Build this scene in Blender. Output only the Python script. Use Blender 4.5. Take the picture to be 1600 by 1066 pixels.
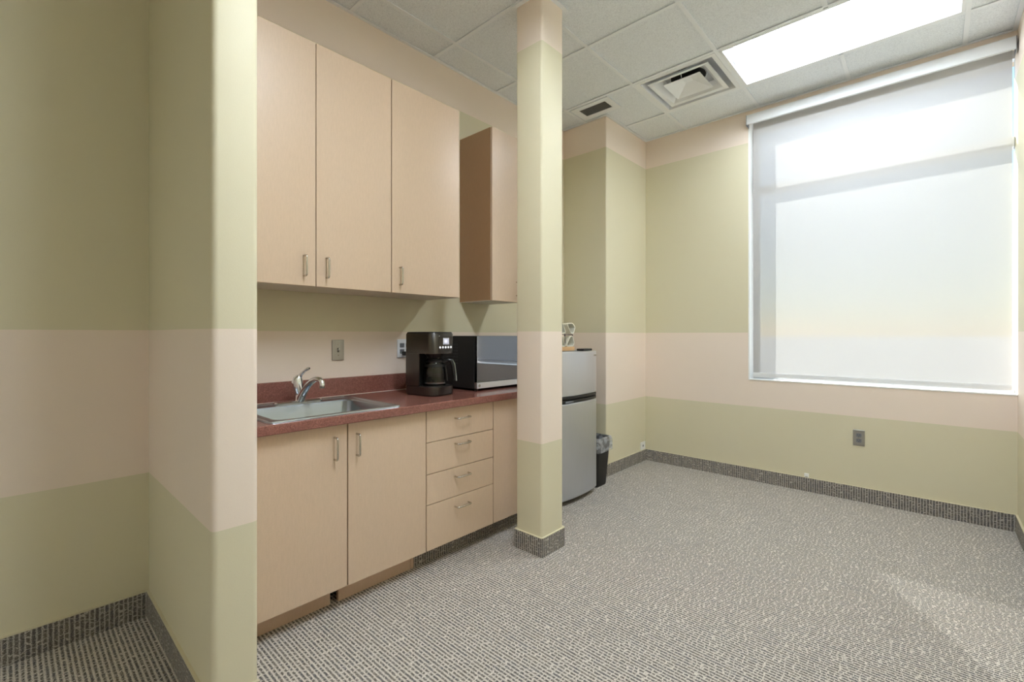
import bpy, bmesh, math, random
from mathutils import Vector, Matrix
PI = math.pi
scene = bpy.context.scene
C = scene.collection
for o in list(bpy.data.objects):
    bpy.data.objects.remove(o)

# ------------------------------------------------------------------ camera, sky, sun, exposure
cam_d = bpy.data.cameras.new('camera')
cam_d.sensor_width = 36.0
cam_d.lens = 720.78 / 1600 * 36
cam_d.shift_y = -(533 - 523.56) / 1600
cam_d.clip_start = 0.02
cam = bpy.data.objects.new('camera', cam_d)
cam.location = (0, 0, 1.22)
cam.rotation_euler = (PI / 2, 0, math.radians(42.4417))
C.objects.link(cam)
scene.camera = cam

SUN_ELEV = math.radians(32.8)
SUN_H = Vector((0.511, -0.859))                 # where the sunlight travels, seen from above
world = bpy.data.worlds.new('sky')
scene.world = world
world.use_nodes = True
wn = world.node_tree.nodes
sky = wn.new('ShaderNodeTexSky')
sky.sky_type = 'NISHITA'
sky.sun_disc = False
sky.dust_density = 0.2
sky.sun_elevation = SUN_ELEV
sky.sun_rotation = math.atan2(-SUN_H.x, -SUN_H.y)
wn['Background'].inputs['Strength'].default_value = 0.20
world.node_tree.links.new(sky.outputs[0], wn['Background'].inputs['Color'])

sun_d = bpy.data.lights.new('sun', 'SUN')
sun_d.energy = 14.5
sun_d.angle = math.radians(0.6)
sun_d.color = (1.0, 0.985, 0.96)
sun = bpy.data.objects.new('sun', sun_d)
d = Vector((SUN_H.x * math.cos(SUN_ELEV), SUN_H.y * math.cos(SUN_ELEV), -math.sin(SUN_ELEV)))
sun.rotation_euler = d.to_track_quat('-Z', 'Y').to_euler()
sun.location = (-4, 10, 8)
C.objects.link(sun)

LIGHT_STRENGTH = (26.0, 48.0, 33.0)              # lamp lenses: by the window, by the sink, an added unseen one behind the viewer brightening the alcove
scene.view_settings.view_transform = 'Standard'
scene.view_settings.look = 'None'
scene.view_settings.exposure = 0.44
scene.view_settings.gamma = 1.0
scene.view_settings.use_curve_mapping = False
scene.cycles.use_denoising = True
scene.cycles.max_bounces = 14
scene.cycles.diffuse_bounces = 8
scene.cycles.transparent_max_bounces = 16
scene.cycles.sample_clamp_indirect = 8.0
scene.cycles.caustics_reflective = False
scene.cycles.caustics_refractive = False

# ------------------------------------------------------------------ measures of the room
XW = -2.53        # cabinet wall
XR = 0.3825       # right wall
YF = 4.217        # window wall
YB = -5.2         # wall behind the camera
H = 3.108         # ceiling grid
S1, S2, S3 = 0.620, 1.240, 2.842                 # painted bands
BASE = 0.105

# ------------------------------------------------------------------ materials
def srgb(r, g, b):
    f = lambda c: (c / 255 / 12.92) if c <= 10 else ((c / 255 + 0.055) / 1.055) ** 2.4
    return (f(r), f(g), f(b), 1)

class NT:
    def __init__(s, name):
        s.m = bpy.data.materials.new(name); s.m.use_nodes = True
        s.t = s.m.node_tree; s.n = s.t.nodes; s.l = s.t.links
        s.p = s.n['Principled BSDF']; s.out = s.n['Material Output']
    def node(s, kind, **kw):
        x = s.n.new(kind)
        for k, v in kw.items(): setattr(x, k, v)
        return x
    def link(s, a, b): s.l.new(a, b)
    def math(s, op, a, b=None, c=None):
        x = s.node('ShaderNodeMath', operation=op)
        for i, v in enumerate((a, b, c)):
            if v is None: continue
            if isinstance(v, (int, float)): x.inputs[i].default_value = v
            else: s.link(v, x.inputs[i])
        return x.outputs[0]
    def mix(s, fac, a, b):
        x = s.node('ShaderNodeMix', data_type='RGBA')
        for sock, v in ((x.inputs['Factor'], fac), (x.inputs[6], a), (x.inputs[7], b)):
            if isinstance(v, (int, float)): sock.default_value = v
            elif isinstance(v, tuple): sock.default_value = v
            else: s.link(v, sock)
        return x.outputs[2]
    def ramp(s, fac, stops):
        x = s.node('ShaderNodeValToRGB')
        e = x.color_ramp.elements
        while len(e) < len(stops): e.new(0.5)
        for i, (p, c) in enumerate(stops):
            e[i].position = p; e[i].color = c
        s.link(fac, x.inputs[0]); return x.outputs[0]
    def noise(s, vec, scale, detail=2.0, rough=0.5):
        x = s.node('ShaderNodeTexNoise'); x.inputs['Scale'].default_value = scale
        x.inputs['Detail'].default_value = detail; x.inputs['Roughness'].default_value = rough
        if vec is not None: s.link(vec, x.inputs['Vector'])
        return x.outputs['Fac']
    def pos(s): return s.node('ShaderNodeNewGeometry').outputs['Position']
    def bump(s, h, strength, dist=0.002):
        x = s.node('ShaderNodeBump'); x.inputs['Strength'].default_value = strength
        x.inputs['Distance'].default_value = dist
        s.link(h, x.inputs['Height']); s.link(x.outputs[0], s.p.inputs['Normal'])
    def set(s, color=None, rough=None, metal=None, spec=None, coat=None, ior=None):
        i = s.p.inputs
        if color is not None:
            if isinstance(color, tuple): i['Base Color'].default_value = color
            else: s.link(color, i['Base Color'])
        if rough is not None: i['Roughness'].default_value = rough
        if metal is not None: i['Metallic'].default_value = metal
        if spec is not None: i['Specular IOR Level'].default_value = spec
        if coat is not None: i['Coat Weight'].default_value = coat
        return s

M = {}
def plain(name, color, rough=0.5, metal=0.0, spec=0.5, var=0.04, scale=60.0, bump=0.0):
    t = NT(name)
    n = t.noise(t.pos(), scale, 3)
    hi = tuple(min(1, c * (1 + var)) for c in color[:3]) + (1,)
    lo = tuple(c * (1 - var) for c in color[:3]) + (1,)
    t.set(t.mix(n, lo, hi), rough, metal, spec)
    if bump: t.bump(n, bump, 0.001)
    M[name] = t.m
    return t.m

GREEN = srgb(215, 208, 180); PEACH = srgb(235, 220, 206)
def wall_paint():
    t = NT('striped_wall_paint'); p = t.pos()
    sep = t.node('ShaderNodeSeparateXYZ'); t.link(p, sep.inputs[0]); z = sep.outputs[2]
    wob = t.math('MULTIPLY', t.math('SUBTRACT', t.noise(p, 3.0), 0.5), 0.004)
    z = t.math('ADD', z, wob)
    band = t.math('MULTIPLY', t.math('GREATER_THAN', z, S1), t.math('LESS_THAN', z, S2))
    top = t.math('GREATER_THAN', z, S3)
    fac = t.math('MAXIMUM', band, top)
    c = t.mix(fac, GREEN, PEACH)
    orange = t.noise(p, 240.0, 3, 0.6)
    c = t.mix(t.math('MULTIPLY', t.noise(p, 1.4, 2), 0.10), c, srgb(200, 196, 178))
    t.set(c, 0.55, 0, 0.35)
    t.bump(orange, 0.10, 0.002)
    M['wall'] = t.m
wall_paint()

def carpet(name, on_wall):
    t = NT(name); g = t.node('ShaderNodeNewGeometry')
    sp = t.node('ShaderNodeSeparateXYZ'); t.link(g.outputs['Position'], sp.inputs[0])
    X, Y, Z = sp.outputs
    if on_wall: u, v = t.math('ADD', X, Y), Z
    else: u, v = Y, X
    comb = t.node('ShaderNodeCombineXYZ'); t.link(u, comb.inputs[0]); t.link(v, comb.inputs[1])
    uv = comb.outputs[0]
    pitch = 0.0150
    fine = t.noise(uv, 420.0, 2, 0.6)
    mid = t.noise(uv, 170.0, 2, 0.6)
    wobble = t.math('MULTIPLY', t.math('SUBTRACT', t.noise(uv, 60.0, 2), 0.5), 0.0035)
    ur = t.math('DIVIDE', t.math('ADD', u, wobble), pitch)
    row = t.math('FLOOR', ur)
    fr = t.math('FRACT', ur)
    def soft(x, lo, hi):                                               # 0 below lo, 1 above hi
        r = t.node('ShaderNodeMapRange', interpolation_type='SMOOTHSTEP')
        r.inputs['From Min'].default_value = lo; r.inputs['From Max'].default_value = hi
        t.link(x, r.inputs['Value']); return r.outputs[0]
    fuzz = t.math('MULTIPLY', t.math('SUBTRACT', t.noise(uv, 300.0, 2, 0.7), 0.5), 0.95)
    # a dark strand row in each rib, its edge frayed
    dist = t.math('ADD', t.math('ABSOLUTE', t.math('SUBTRACT', fr, 0.5)), fuzz)
    pale_row = soft(dist, 0.25, 0.45) if on_wall else soft(dist, 0.18, 0.36)
    # pale stitches cross the rows; a stitch line runs on over a few rows, then shifts
    def hash1(x, k): return t.math('FRACT', t.math('MULTIPLY', t.math('SINE', t.math('MULTIPLY', x, k)), 4375.85))
    grp = t.math('FLOOR', t.math('DIVIDE', t.math('ADD', row, 0.5), 4.0))
    slow = t.math('MULTIPLY', t.math('SUBTRACT', t.noise(uv, 26.0, 2), 0.5), 2.4)
    shift = t.math('ADD', t.math('MULTIPLY', hash1(grp, 12.9898), 7.0), t.math('MULTIPLY', hash1(row, 78.233), 0.30))
    vs = t.math('ADD', t.math('DIVIDE', v, 0.0215), t.math('ADD', shift, slow))
    cell = t.math('FLOOR', vs); cf = t.math('FRACT', vs)
    cc = t.node('ShaderNodeCombineXYZ'); t.link(row, cc.inputs[0]); t.link(cell, cc.inputs[1])
    wc = t.node('ShaderNodeTexWhiteNoise', noise_dimensions='2D'); t.link(cc.outputs[0], wc.inputs['Vector'])
    rnd = wc.outputs['Value']
    edge = t.math('ADD', t.math('ABSOLUTE', t.math('SUBTRACT', cf, 0.5)), t.math('MULTIPLY', fuzz, 0.4))
    stitch = t.math('MULTIPLY', soft(edge, 0.34, 0.43), t.math('LESS_THAN', rnd, 0.45 if on_wall else 0.70))
    faded = t.math('MULTIPLY', soft(mid, 0.48, 0.64), 0.40)
    pale = t.math('MAXIMUM', t.math('MAXIMUM', pale_row, stitch), faded)
    if on_wall: pale = t.math('MULTIPLY', pale, 0.72)  # same carpet as the floor, shade of the upright ribs darkened into its colour
    speck = t.math('MULTIPLY', soft(t.noise(uv, 260.0, 1), 0.56, 0.66), 0.55)     # dark flecks in the pale ribs
    pale = t.math('MULTIPLY', pale, t.math('SUBTRACT', 1.0, speck))
    dark = t.math('SUBTRACT', 1.0, pale)
    dcol = t.ramp(rnd, [(0.0, srgb(92, 86, 80)), (0.45, srgb(68, 65, 64)), (0.75, srgb(66, 68, 78)), (1.0, srgb(104, 96, 86))])
    lcol = t.ramp(fine, [(0.30, srgb(158, 150, 140)), (0.5, srgb(220, 213, 202)), (0.72, srgb(246, 240, 230))])
    dc2 = t.mix(t.math('MULTIPLY', fine, 0.6), dcol, srgb(132, 126, 118))
    t.set(t.mix(dark, lcol, dc2), 0.95, 0, 0.1)
    hgt = t.math('ADD', t.math('MULTIPLY', pale, 0.7), t.math('MULTIPLY', fine, 0.6))
    t.bump(hgt, 0.55, 0.004)
    M[name] = t.m
carpet('carpet', False); carpet('carpet_base', True)

def ceiling_tile_mat():
    t = NT('mineral_fibre_tile'); p = t.pos()
    n = t.noise(p, 150.0, 3, 0.7)
    n2 = t.noise(p, 420.0, 2, 0.5)
    f = t.math('MULTIPLY', t.math('ADD', n, n2), 0.5)
    t.set(t.ramp(f, [(0.36, srgb(208, 213, 220)), (0.5, srgb(236, 241, 248)), (0.64, srgb(244, 249, 254))]), 0.9, 0, 0.1)
    t.bump(f, 0.5, 0.004)
    M['tile'] = t.m
ceiling_tile_mat()

def laminate(name, c, rough=0.36):
    t = NT(name); p = t.pos()
    mp = t.node('ShaderNodeMapping'); mp.inputs['Scale'].default_value = (26, 26, 5)
    t.link(p, mp.inputs['Vector'])
    n = t.noise(mp.outputs[0], 6.0, 4, 0.6)
    n2 = t.noise(p, 260.0, 2)
    n = t.math('ADD', t.math('MULTIPLY', n, 0.6), t.math('MULTIPLY', n2, 0.4))
    lo = tuple(x * 0.955 for x in c[:3]) + (1,); hi = tuple(min(1, x * 1.035) for x in c[:3]) + (1,)
    t.set(t.ramp(n, [(0.35, lo), (0.65, hi)]), rough, 0, 0.5)
    M[name] = t.m
laminate('laminate', srgb(206, 182, 157))
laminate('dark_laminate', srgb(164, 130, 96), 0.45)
laminate('toe_laminate', srgb(206, 178, 152), 0.45)

def counter():
    t = NT('speckled_red_laminate'); p = t.pos()
    n = t.noise(p, 520.0, 3, 0.7); n2 = t.noise(p, 160.0, 2)
    f = t.math('ADD', t.math('MULTIPLY', n, 0.75), t.math('MULTIPLY', n2, 0.25))
    t.set(t.ramp(f, [(0.36, srgb(92, 54, 47)), (0.5, srgb(132, 84, 74)), (0.66, srgb(170, 122, 109))]), 0.22, 0, 0.5)
    M['counter'] = t.m
counter()

def brushed(name, c, rough, axis=2, metal=1.0):
    t = NT(name); p = t.pos()
    mp = t.node('ShaderNodeMapping'); s = [400.0, 400.0, 400.0]; s[axis] = 6.0
    mp.inputs['Scale'].default_value = s; t.link(p, mp.inputs['Vector'])
    n = t.noise(mp.outputs[0], 1.0, 2)
    lo = tuple(x * 0.92 for x in c[:3]) + (1,)
    t.set(t.mix(n, lo, c), rough, metal, 0.5)
    M[name] = t.m
brushed('steel', srgb(168, 175, 181), 0.27, 1)
brushed('fridge_steel', srgb(216, 220, 228), 0.40, 2)
brushed('plate_steel', srgb(176, 174, 168), 0.38, 2)
brushed('nickel', srgb(205, 200, 192), 0.25, 2)
brushed('dark_steel', srgb(90, 87, 85), 0.30, 2)
brushed('silver_strip', srgb(226, 230, 236), 0.32, 1)
plain('chrome', srgb(225, 228, 232), 0.06, 1.0, 0.5, 0.01)
plain('white_metal', srgb(238, 241, 246), 0.45, 0, 0.5, 0.015)
plain('grid_white', srgb(238, 242, 248), 0.5, 0, 0.4, 0.015)
plain('duct_grey', srgb(206, 207, 210), 0.6, 0.0, 0.4, 0.05)
plain('duct_dark', srgb(30, 30, 32), 0.8)
plain('vent_dark', srgb(124, 124, 127), 0.7)
plain('white_plastic', srgb(236, 236, 232), 0.35)
plain('grey_plastic', srgb(120, 124, 130), 0.4)
plain('black_plastic', srgb(20, 20, 21), 0.35, 0, 0.5, 0.08)
plain('black_matte', srgb(26, 25, 24), 0.6, 0, 0.4, 0.08)
plain('black_gloss', srgb(10, 10, 11), 0.04, 0, 0.6, 0.02)
plain('mirror_glass', srgb(118, 122, 130), 0.03, 1.0, 0.5, 0.01)
plain('bin_black', srgb(30, 29, 28), 0.5, 0, 0.4, 0.08)
plain('melamine', srgb(222, 214, 200), 0.5)
plain('jamb_white', srgb(240, 240, 238), 0.5, 0, 0.4, 0.015)
plain('frame_aluminium', srgb(190, 192, 194), 0.4, 0.4)
plain('fascia_white', srgb(226, 229, 232), 0.4, 0.0, 0.5, 0.01)
plain('masonry', srgb(176, 160, 140), 0.85, 0, 0.3, 0.15, 30.0, 0.6)
plain('concrete_ground', srgb(222, 222, 222), 0.9, 0, 0.2, 0.08, 2.0)
plain('mug_glaze', srgb(232, 227, 210), 0.3, 0, 0.5, 0.03)
plain('mug_inside', srgb(206, 204, 190), 0.4, 0, 0.5, 0.03)
plain('light_wood', srgb(214, 172, 124), 0.5, 0, 0.4, 0.10, 90.0)
plain('cord_black', srgb(24, 24, 25), 0.5)
plain('dark_gap', srgb(40, 34, 28), 0.8)
plain('slot_dark', srgb(35, 35, 38), 0.6)
plain('trim_cap', srgb(206, 198, 170), 0.5)
plain('display_bezel', srgb(214, 220, 232), 0.3)
plain('caulk', srgb(232, 226, 212), 0.5)

def emissive(name, c, s):
    t = NT(name); t.p.inputs['Emission Color'].default_value = c
    t.p.inputs['Emission Strength'].default_value = s
    n = t.noise(t.pos(), 30.0)
    t.set(t.mix(n, (0.9, 0.9, 0.9, 1), (0.94, 0.94, 0.94, 1)), 0.4)
    M[name] = t.m
for _k in (0, 1, 2): emissive('lamp_lens_%d' % _k, (0.89, 0.975, 1.06, 1), LIGHT_STRENGTH[_k])
emissive('lcd_glow', srgb(200, 214, 250), 0.9)
emissive('lcd_digits', srgb(40, 60, 150), 0.5)
emissive('button_glow', srgb(235, 238, 245), 0.5)

def shade_fabric():
    t = NT('solar_shade_fabric'); p = t.pos()
    w = t.noise(p, 900.0, 1)
    col = t.mix(w, srgb(180, 178, 176), srgb(192, 190, 187))
    dif = t.node('ShaderNodeBsdfDiffuse'); tra = t.node('ShaderNodeBsdfTranslucent'); clear = t.node('ShaderNodeBsdfTransparent')
    t.link(col, dif.inputs[0]); t.link(col, tra.inputs[0])
    m1 = t.node('ShaderNodeMixShader'); m1.inputs[0].default_value = 0.13
    t.link(dif.outputs[0], m1.inputs[1]); t.link(tra.outputs[0], m1.inputs[2])
    m2 = t.node('ShaderNodeMixShader'); m2.inputs[0].default_value = 0.075
    t.link(m1.outputs[0], m2.inputs[1]); t.link(clear.outputs[0], m2.inputs[2])
    t.link(m2.outputs[0], t.out.inputs[0]); t.n.remove(t.p)
    M['shade'] = t.m
shade_fabric()

def thin_glass(name, tint, refl=0.06, rough=0.0, cloud=0.0):
    t = NT(name)
    clear = t.node('ShaderNodeBsdfTransparent'); clear.inputs[0].default_value = tint
    gl = t.node('ShaderNodeBsdfGlossy'); gl.inputs['Roughness'].default_value = rough
    lw = t.node('ShaderNodeLayerWeight'); lw.inputs['Blend'].default_value = 0.5
    m = t.node('ShaderNodeMixShader')
    edge = t.math('MULTIPLY', t.math('POWER', lw.outputs['Facing'], 5.0), 0.9)
    t.link(t.math('ADD', edge, t.math('ADD', 0.02, t.math('MULTIPLY', t.noise(t.pos(), 4.0), refl))), m.inputs[0])
    t.link(clear.outputs[0], m.inputs[1]); t.link(gl.outputs[0], m.inputs[2])
    last = m
    if cloud:
        df = t.node('ShaderNodeBsdfDiffuse'); df.inputs[0].default_value = (0.85, 0.87, 0.9, 1)
        m2 = t.node('ShaderNodeMixShader')
        t.link(t.ramp(t.noise(t.pos(), 22.0, 2), [(0.38, (cloud * 0.6,) * 3 + (1,)), (0.66, (min(1, cloud * 1.6),) * 3 + (1,))]), m2.inputs[0])
        t.link(m.outputs[0], m2.inputs[1]); t.link(df.outputs[0], m2.inputs[2]); last = m2
    t.link(last.outputs[0], t.out.inputs[0]); t.n.remove(t.p)
    M[name] = t.m
thin_glass('pane_glass', (0.94, 0.96, 0.95, 1), 0.02)
thin_glass('carafe_glass', (0.55, 0.54, 0.50, 1), 0.10)
thin_glass('bag_film', (0.88, 0.91, 0.95, 1), 0.10, 0.2, 0.24)

# ------------------------------------------------------------------ mesh helpers (all coordinates are the room's)
class MB:
    def __init__(s): s.bm = bmesh.new()
    def box(s, x0, x1, y0, y1, z0, z1, bevel=0.0, seg=2, which=None):
        r = bmesh.ops.create_cube(s.bm, size=1.0)
        vs = r['verts']
        for v in vs:
            v.co = Vector(((x0 + x1) / 2 + v.co.x * (x1 - x0), (y0 + y1) / 2 + v.co.y * (y1 - y0), (z0 + z1) / 2 + v.co.z * (z1 - z0)))
        if bevel:
            es = {e for v in vs for e in v.link_edges}
            if which == 'vertical': es = {e for e in es if abs(e.verts[0].co.z - e.verts[1].co.z) > 1e-6}
            elif callable(which): es = {e for e in es if which((e.verts[0].co + e.verts[1].co) / 2, (e.verts[1].co - e.verts[0].co))}
            bmesh.ops.bevel(s.bm, geom=list(es), offset=bevel, segments=seg, profile=0.5, affect='EDGES')
        return s
    def tube(s, pts, rad, n=10, cap=True):
        pts = [Vector(p) for p in pts]
        rads = rad if isinstance(rad, (list, tuple)) else [rad] * len(pts)
        rings = []
        up = None
        for i, p in enumerate(pts):
            a = pts[max(i - 1, 0)]; b = pts[min(i + 1, len(pts) - 1)]
            t = (b - a).normalized()
            if up is None:
                up = Vector((0, 0, 1)) if abs(t.z) < 0.9 else Vector((1, 0, 0))
            side = t.cross(up).normalized(); up2 = side.cross(t).normalized(); up = up2
            rings.append([s.bm.verts.new(p + (side * math.cos(2 * PI * k / n) + up2 * math.sin(2 * PI * k / n)) * rads[i]) for k in range(n)])
        for r0, r1 in zip(rings, rings[1:]):
            for k in range(n):
                s.bm.faces.new((r0[k], r0[(k + 1) % n], r1[(k + 1) % n], r1[k]))
        if cap:
            s.bm.faces.new(rings[0][::-1]); s.bm.faces.new(rings[-1])
        return s
    def loops(s, loops, cap0=True, cap1=True):
        rings = [[s.bm.verts.new(Vector(p)) for p in L] for L in loops]
        n = len(rings[0])
        for r0, r1 in zip(rings, rings[1:]):
            for k in range(n):
                s.bm.faces.new((r0[k], r0[(k + 1) % n], r1[(k + 1) % n], r1[k]))
        if cap0: s.bm.faces.new(rings[0][::-1])
        if cap1: s.bm.faces.new(rings[-1])
        return s
    def lathe(s, c, prof, n=24, cap0=True, cap1=True):
        return s.loops([[(c[0] + r * math.cos(2 * PI * k / n), c[1] + r * math.sin(2 * PI * k / n), c[2] + z) for k in range(n)] for r, z in prof], cap0, cap1)
    def xform(s, mat):
        bmesh.ops.transform(s.bm, matrix=mat, verts=s.bm.verts[:]); return s

def rrect(x0, x1, y0, y1, z, r, n=5):
    pts = []
    rs = r if isinstance(r, (list, tuple)) else [r] * 4
    for (cx, cy, a), rr in zip((((x1), (y1), 0), ((x0), (y1), 90), ((x0), (y0), 180), ((x1), (y0), 270)), rs):
        ox = cx - rr if cx == x1 else cx + rr
        oy = cy - rr if cy == y1 else cy + rr
        for k in range(n + 1):
            t = math.radians(a + 90 * k / n)
            pts.append((ox + rr * math.cos(t), oy + rr * math.sin(t), z))
    return pts

OFF = {}
def tag(o, label=None, cat=None, group=None, kind=None):
    if label: o['label'] = label
    if cat: o['category'] = cat
    if group: o['group'] = group
    if kind: o['kind'] = kind
    return o
def thing(name, label, cat, loc, group=None, kind=None):
    o = bpy.data.objects.new(name, None); C.objects.link(o)
    o.location = loc; o.empty_display_size = 0.05
    OFF[o.as_pointer()] = Vector(loc)
    return tag(o, label, cat, group, kind)
def obj(name, mb, mat, parent=None, smooth=False, label=None):
    off = OFF[parent.as_pointer()] if parent else Vector((0, 0, 0))
    bm = mb.bm
    bmesh.ops.recalc_face_normals(bm, faces=bm.faces[:])
    if off.length: bmesh.ops.translate(bm, vec=-off, verts=bm.verts[:])
    me = bpy.data.meshes.new(name); bm.to_mesh(me); bm.free()
    if smooth:
        me.polygons.foreach_set('use_smooth', [True] * len(me.polygons))
        try: me.set_sharp_from_angle(angle=math.radians(38))
        except Exception: pass
    me.materials.append(M[mat] if isinstance(mat, str) else mat)
    o = bpy.data.objects.new(name, me); C.objects.link(o)
    if parent: o.parent = parent
    OFF[o.as_pointer()] = off
    if label: o['label'] = label
    return o
def struct(name, mb, mat, label, cat, smooth=False):
    return tag(obj(name, mb, mat, None, smooth), label, cat, None, 'structure')

# ------------------------------------------------------------------ the room shell
struct('ground', MB().box(-400, 400, 4.60, 700, -0.6, -0.5), 'concrete_ground', 'pale concrete ground outside behind the window shade', 'ground')
struct('floor', MB().box(XW, XR, YB, YF, -0.1, 0), 'carpet', 'ribbed beige and charcoal loop carpet covering the floor', 'floor')
TOPZ = 3.34
struct('wall_left', MB().box(XW - 0.12, XW, YB, YF, -0.1, TOPZ), 'wall', 'long green wall with peach bands behind the cabinets', 'wall')
YI = YF + 0.115                                   # inner leaf of the window wall
WX0, WZ0, WZ1 = -1.151, 0.845, 3.035
m = MB()
m.box(XW - 0.12, WX0, YF, YI, -0.1, TOPZ); m.box(WX0, XR + 0.2, YF, YI, -0.1, WZ0); m.box(WX0, XR + 0.2, YF, YI, WZ1, TOPZ)
wall_win = struct('wall_window', m, 'wall', 'green and peach banded wall around the big shaded window', 'wall')
# plaster return (jamb, head) and sill of the opening
m = MB(); m.box(WX0 - 0.004, WX0 + 0.004, YF - 0.0005, YI, WZ0, WZ1)
obj('jamb', m, 'jamb_white', wall_win)
m = MB(); m.box(WX0, XR, YF - 0.004, YI, WZ0 - 0.004, WZ0 + 0.006, 0.002, 1)
obj('sill', m, 'jamb_white', wall_win)
m = MB(); YO = 4.59
m.box(XW - 0.4, WX0 - 0.01, YI, YO, -0.6, 3.8); m.box(WX0 - 0.01, XR + 1.2, YI, YO, -0.6, WZ0 - 0.06); m.box(WX0 - 0.01, XR + 1.2, YI, YO, WZ1, 3.8)
struct('wall_exterior', m, 'masonry', 'outer masonry leaf of the window wall seen past the shade', 'wall')
struct('wall_right', MB().box(XR, XR + 0.12, YB, YF + 0.115, -0.1, TOPZ), 'wall', 'right wall meeting the window wall at the picture edge', 'wall')
struct('wall_near', MB().box(XW - 0.12, XR + 0.12, YB - 0.12, YB, -0.1, TOPZ), 'wall', 'plain banded wall behind the viewer', 'wall')
m = MB().box(XW, -1.611, 0.417, 0.548, 0, H - 0.003, 0.018, 4, lambda c, d: abs(d.z) > 0.5 and c.x > -2)
struct('wall_partition', m, 'wall', 'short rounded partition wall ending beside the sink cabinets', 'wall', True)
m = MB().box(XW, -2.082, 3.479, YF, 0, H - 0.003, 0.010, 3, lambda c, d: abs(d.z) > 0.5 and c.x > -2.3 and c.y < 3.6)
struct('wall_chase', m, 'wall', 'boxed-out wall corner beside the refrigerator and window wall', 'wall', True)

# carpet baseboards with a pale cap
def baseboard(name, boxes, label):
    m = MB()
    for b in boxes: m.box(*b, 0.0, BASE)
    o = struct(name, m, 'carpet_base', label, 'baseboard')
    m = MB()
    for x0, x1, y0, y1 in boxes: m.box(x0, x1, y0, y1, BASE, BASE + 0.0035)
    obj('cap', m, 'trim_cap', o)
T = 0.010
baseboard('baseboard_window', [(-2.082 + T, XR - T, YF - T, YF)], 'carpet strip baseboard below the window')
baseboard('baseboard_right', [(XR - T, XR, YB, YF)], 'carpet strip baseboard along the right wall')
baseboard('baseboard_chase', [(-2.082, -2.082 + T, 3.479 - T, YF), (XW, -2.082, 3.479 - T, 3.479)], 'carpet strip baseboard around the boxed-out corner')
baseboard('baseboard_left', [(XW, XW + T, YB, 0.417)], 'carpet strip baseboard in the dark alcove at left')
baseboard('baseboard_partition', [(XW + T, -1.611 + T, 0.417 - T, 0.417), (-1.611, -1.611 + T, 0.417, 0.548)], 'carpet strip baseboard of the short partition')

# column
col = thing('column', 'square green and peach column standing free before the microwave', 'column', (-1.681, 2.075, 0))
obj('shaft', MB().box(-1.775, -1.5865, 1.977, 2.173, 0, H - 0.005, 0.013, 4, 'vertical'), 'wall', col, True)
m = MB(); m.loops([rrect(-1.775 - T, -1.5865 + T, 1.977 - T, 2.173 + T, z, 0.012, 3) for z in (0.0, BASE)], True, True)
obj('carpet_base', m, 'carpet_base', col)
m = MB(); m.loops([rrect(-1.775 - T, -1.5865 + T, 1.977 - T, 2.173 + T, z, 0.012, 3) for z in (BASE, BASE + 0.0035)], True, True)
obj('cap', m, 'wall', col)
m = MB()
for b in ((-1.80, -1.5615, 1.952, 1.977), (-1.80, -1.5615, 2.173, 2.198), (-1.80, -1.775, 1.977, 2.173), (-1.5865, -1.5615, 1.977, 2.173)):
    m.box(*b, H - 0.0085, H - 0.0045)
obj('ceiling_collar', m, 'grid_white', col)

# ------------------------------------------------------------------ suspended ceiling
ceil = struct('ceiling', MB().box(XW, XR, YB, YF, 3.29, 3.34), 'grid_white', 'suspended ceiling of white speckled tiles in a metal grid', 'ceiling')
P = 0.6096
xs = [-1.680 + k * P for k in range(-1, 4)]
ys = [3.790 - k * P for k in range(0, 15)][::-1]
ys = [y for y in ys if y > YB + 0.05]
xe = [XW] + xs + [XR]; ye = [YB] + ys + [YF]
LIGHTS = [(-1.0704, 0.1488, 3.1804, 3.790), (-1.0704, 0.1488, 0.742, 1.3516), (-1.0704, 0.1488, -4.1348, -3.5252)]  # the last is an added fixture out of view, lifting the dark alcove
DIFF = (-1.680, -1.0704, 3.1804, 3.790)
def taken(x0, x1, y0, y1):
    cx, cy = (x0 + x1) / 2, (y0 + y1) / 2
    for L in LIGHTS + [DIFF]:
        if L[0] < cx < L[1] and L[2] < cy < L[3]: return True
    return False
FL = 0.012
tile_cache = {}
for i in range(len(xe) - 1):
    for j in range(len(ye) - 1):
        x0, x1, y0, y1 = xe[i], xe[i + 1], ye[j], ye[j + 1]
        if taken(x0, x1, y0, y1) or (x1 < -2.07 and y0 > 3.47): continue
        key = (round(x1 - x0, 3), round(y1 - y0, 3))
        w, l = key[0] / 2 - 0.003, key[1] / 2 - 0.003
        if key not in tile_cache:
            m = MB().box(-w, w, -l, l, 0, 0.016, 0.0025, 1)
            me_o = obj('ceiling_tile', m, 'tile', None)
            tile_cache[key] = me_o.data
        else:
            me_o = bpy.data.objects.new('ceiling_tile', tile_cache[key]); C.objects.link(me_o)
        me_o.parent = ceil; me_o.location = ((x0 + x1) / 2, (y0 + y1) / 2, H + 0.0075)
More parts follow.
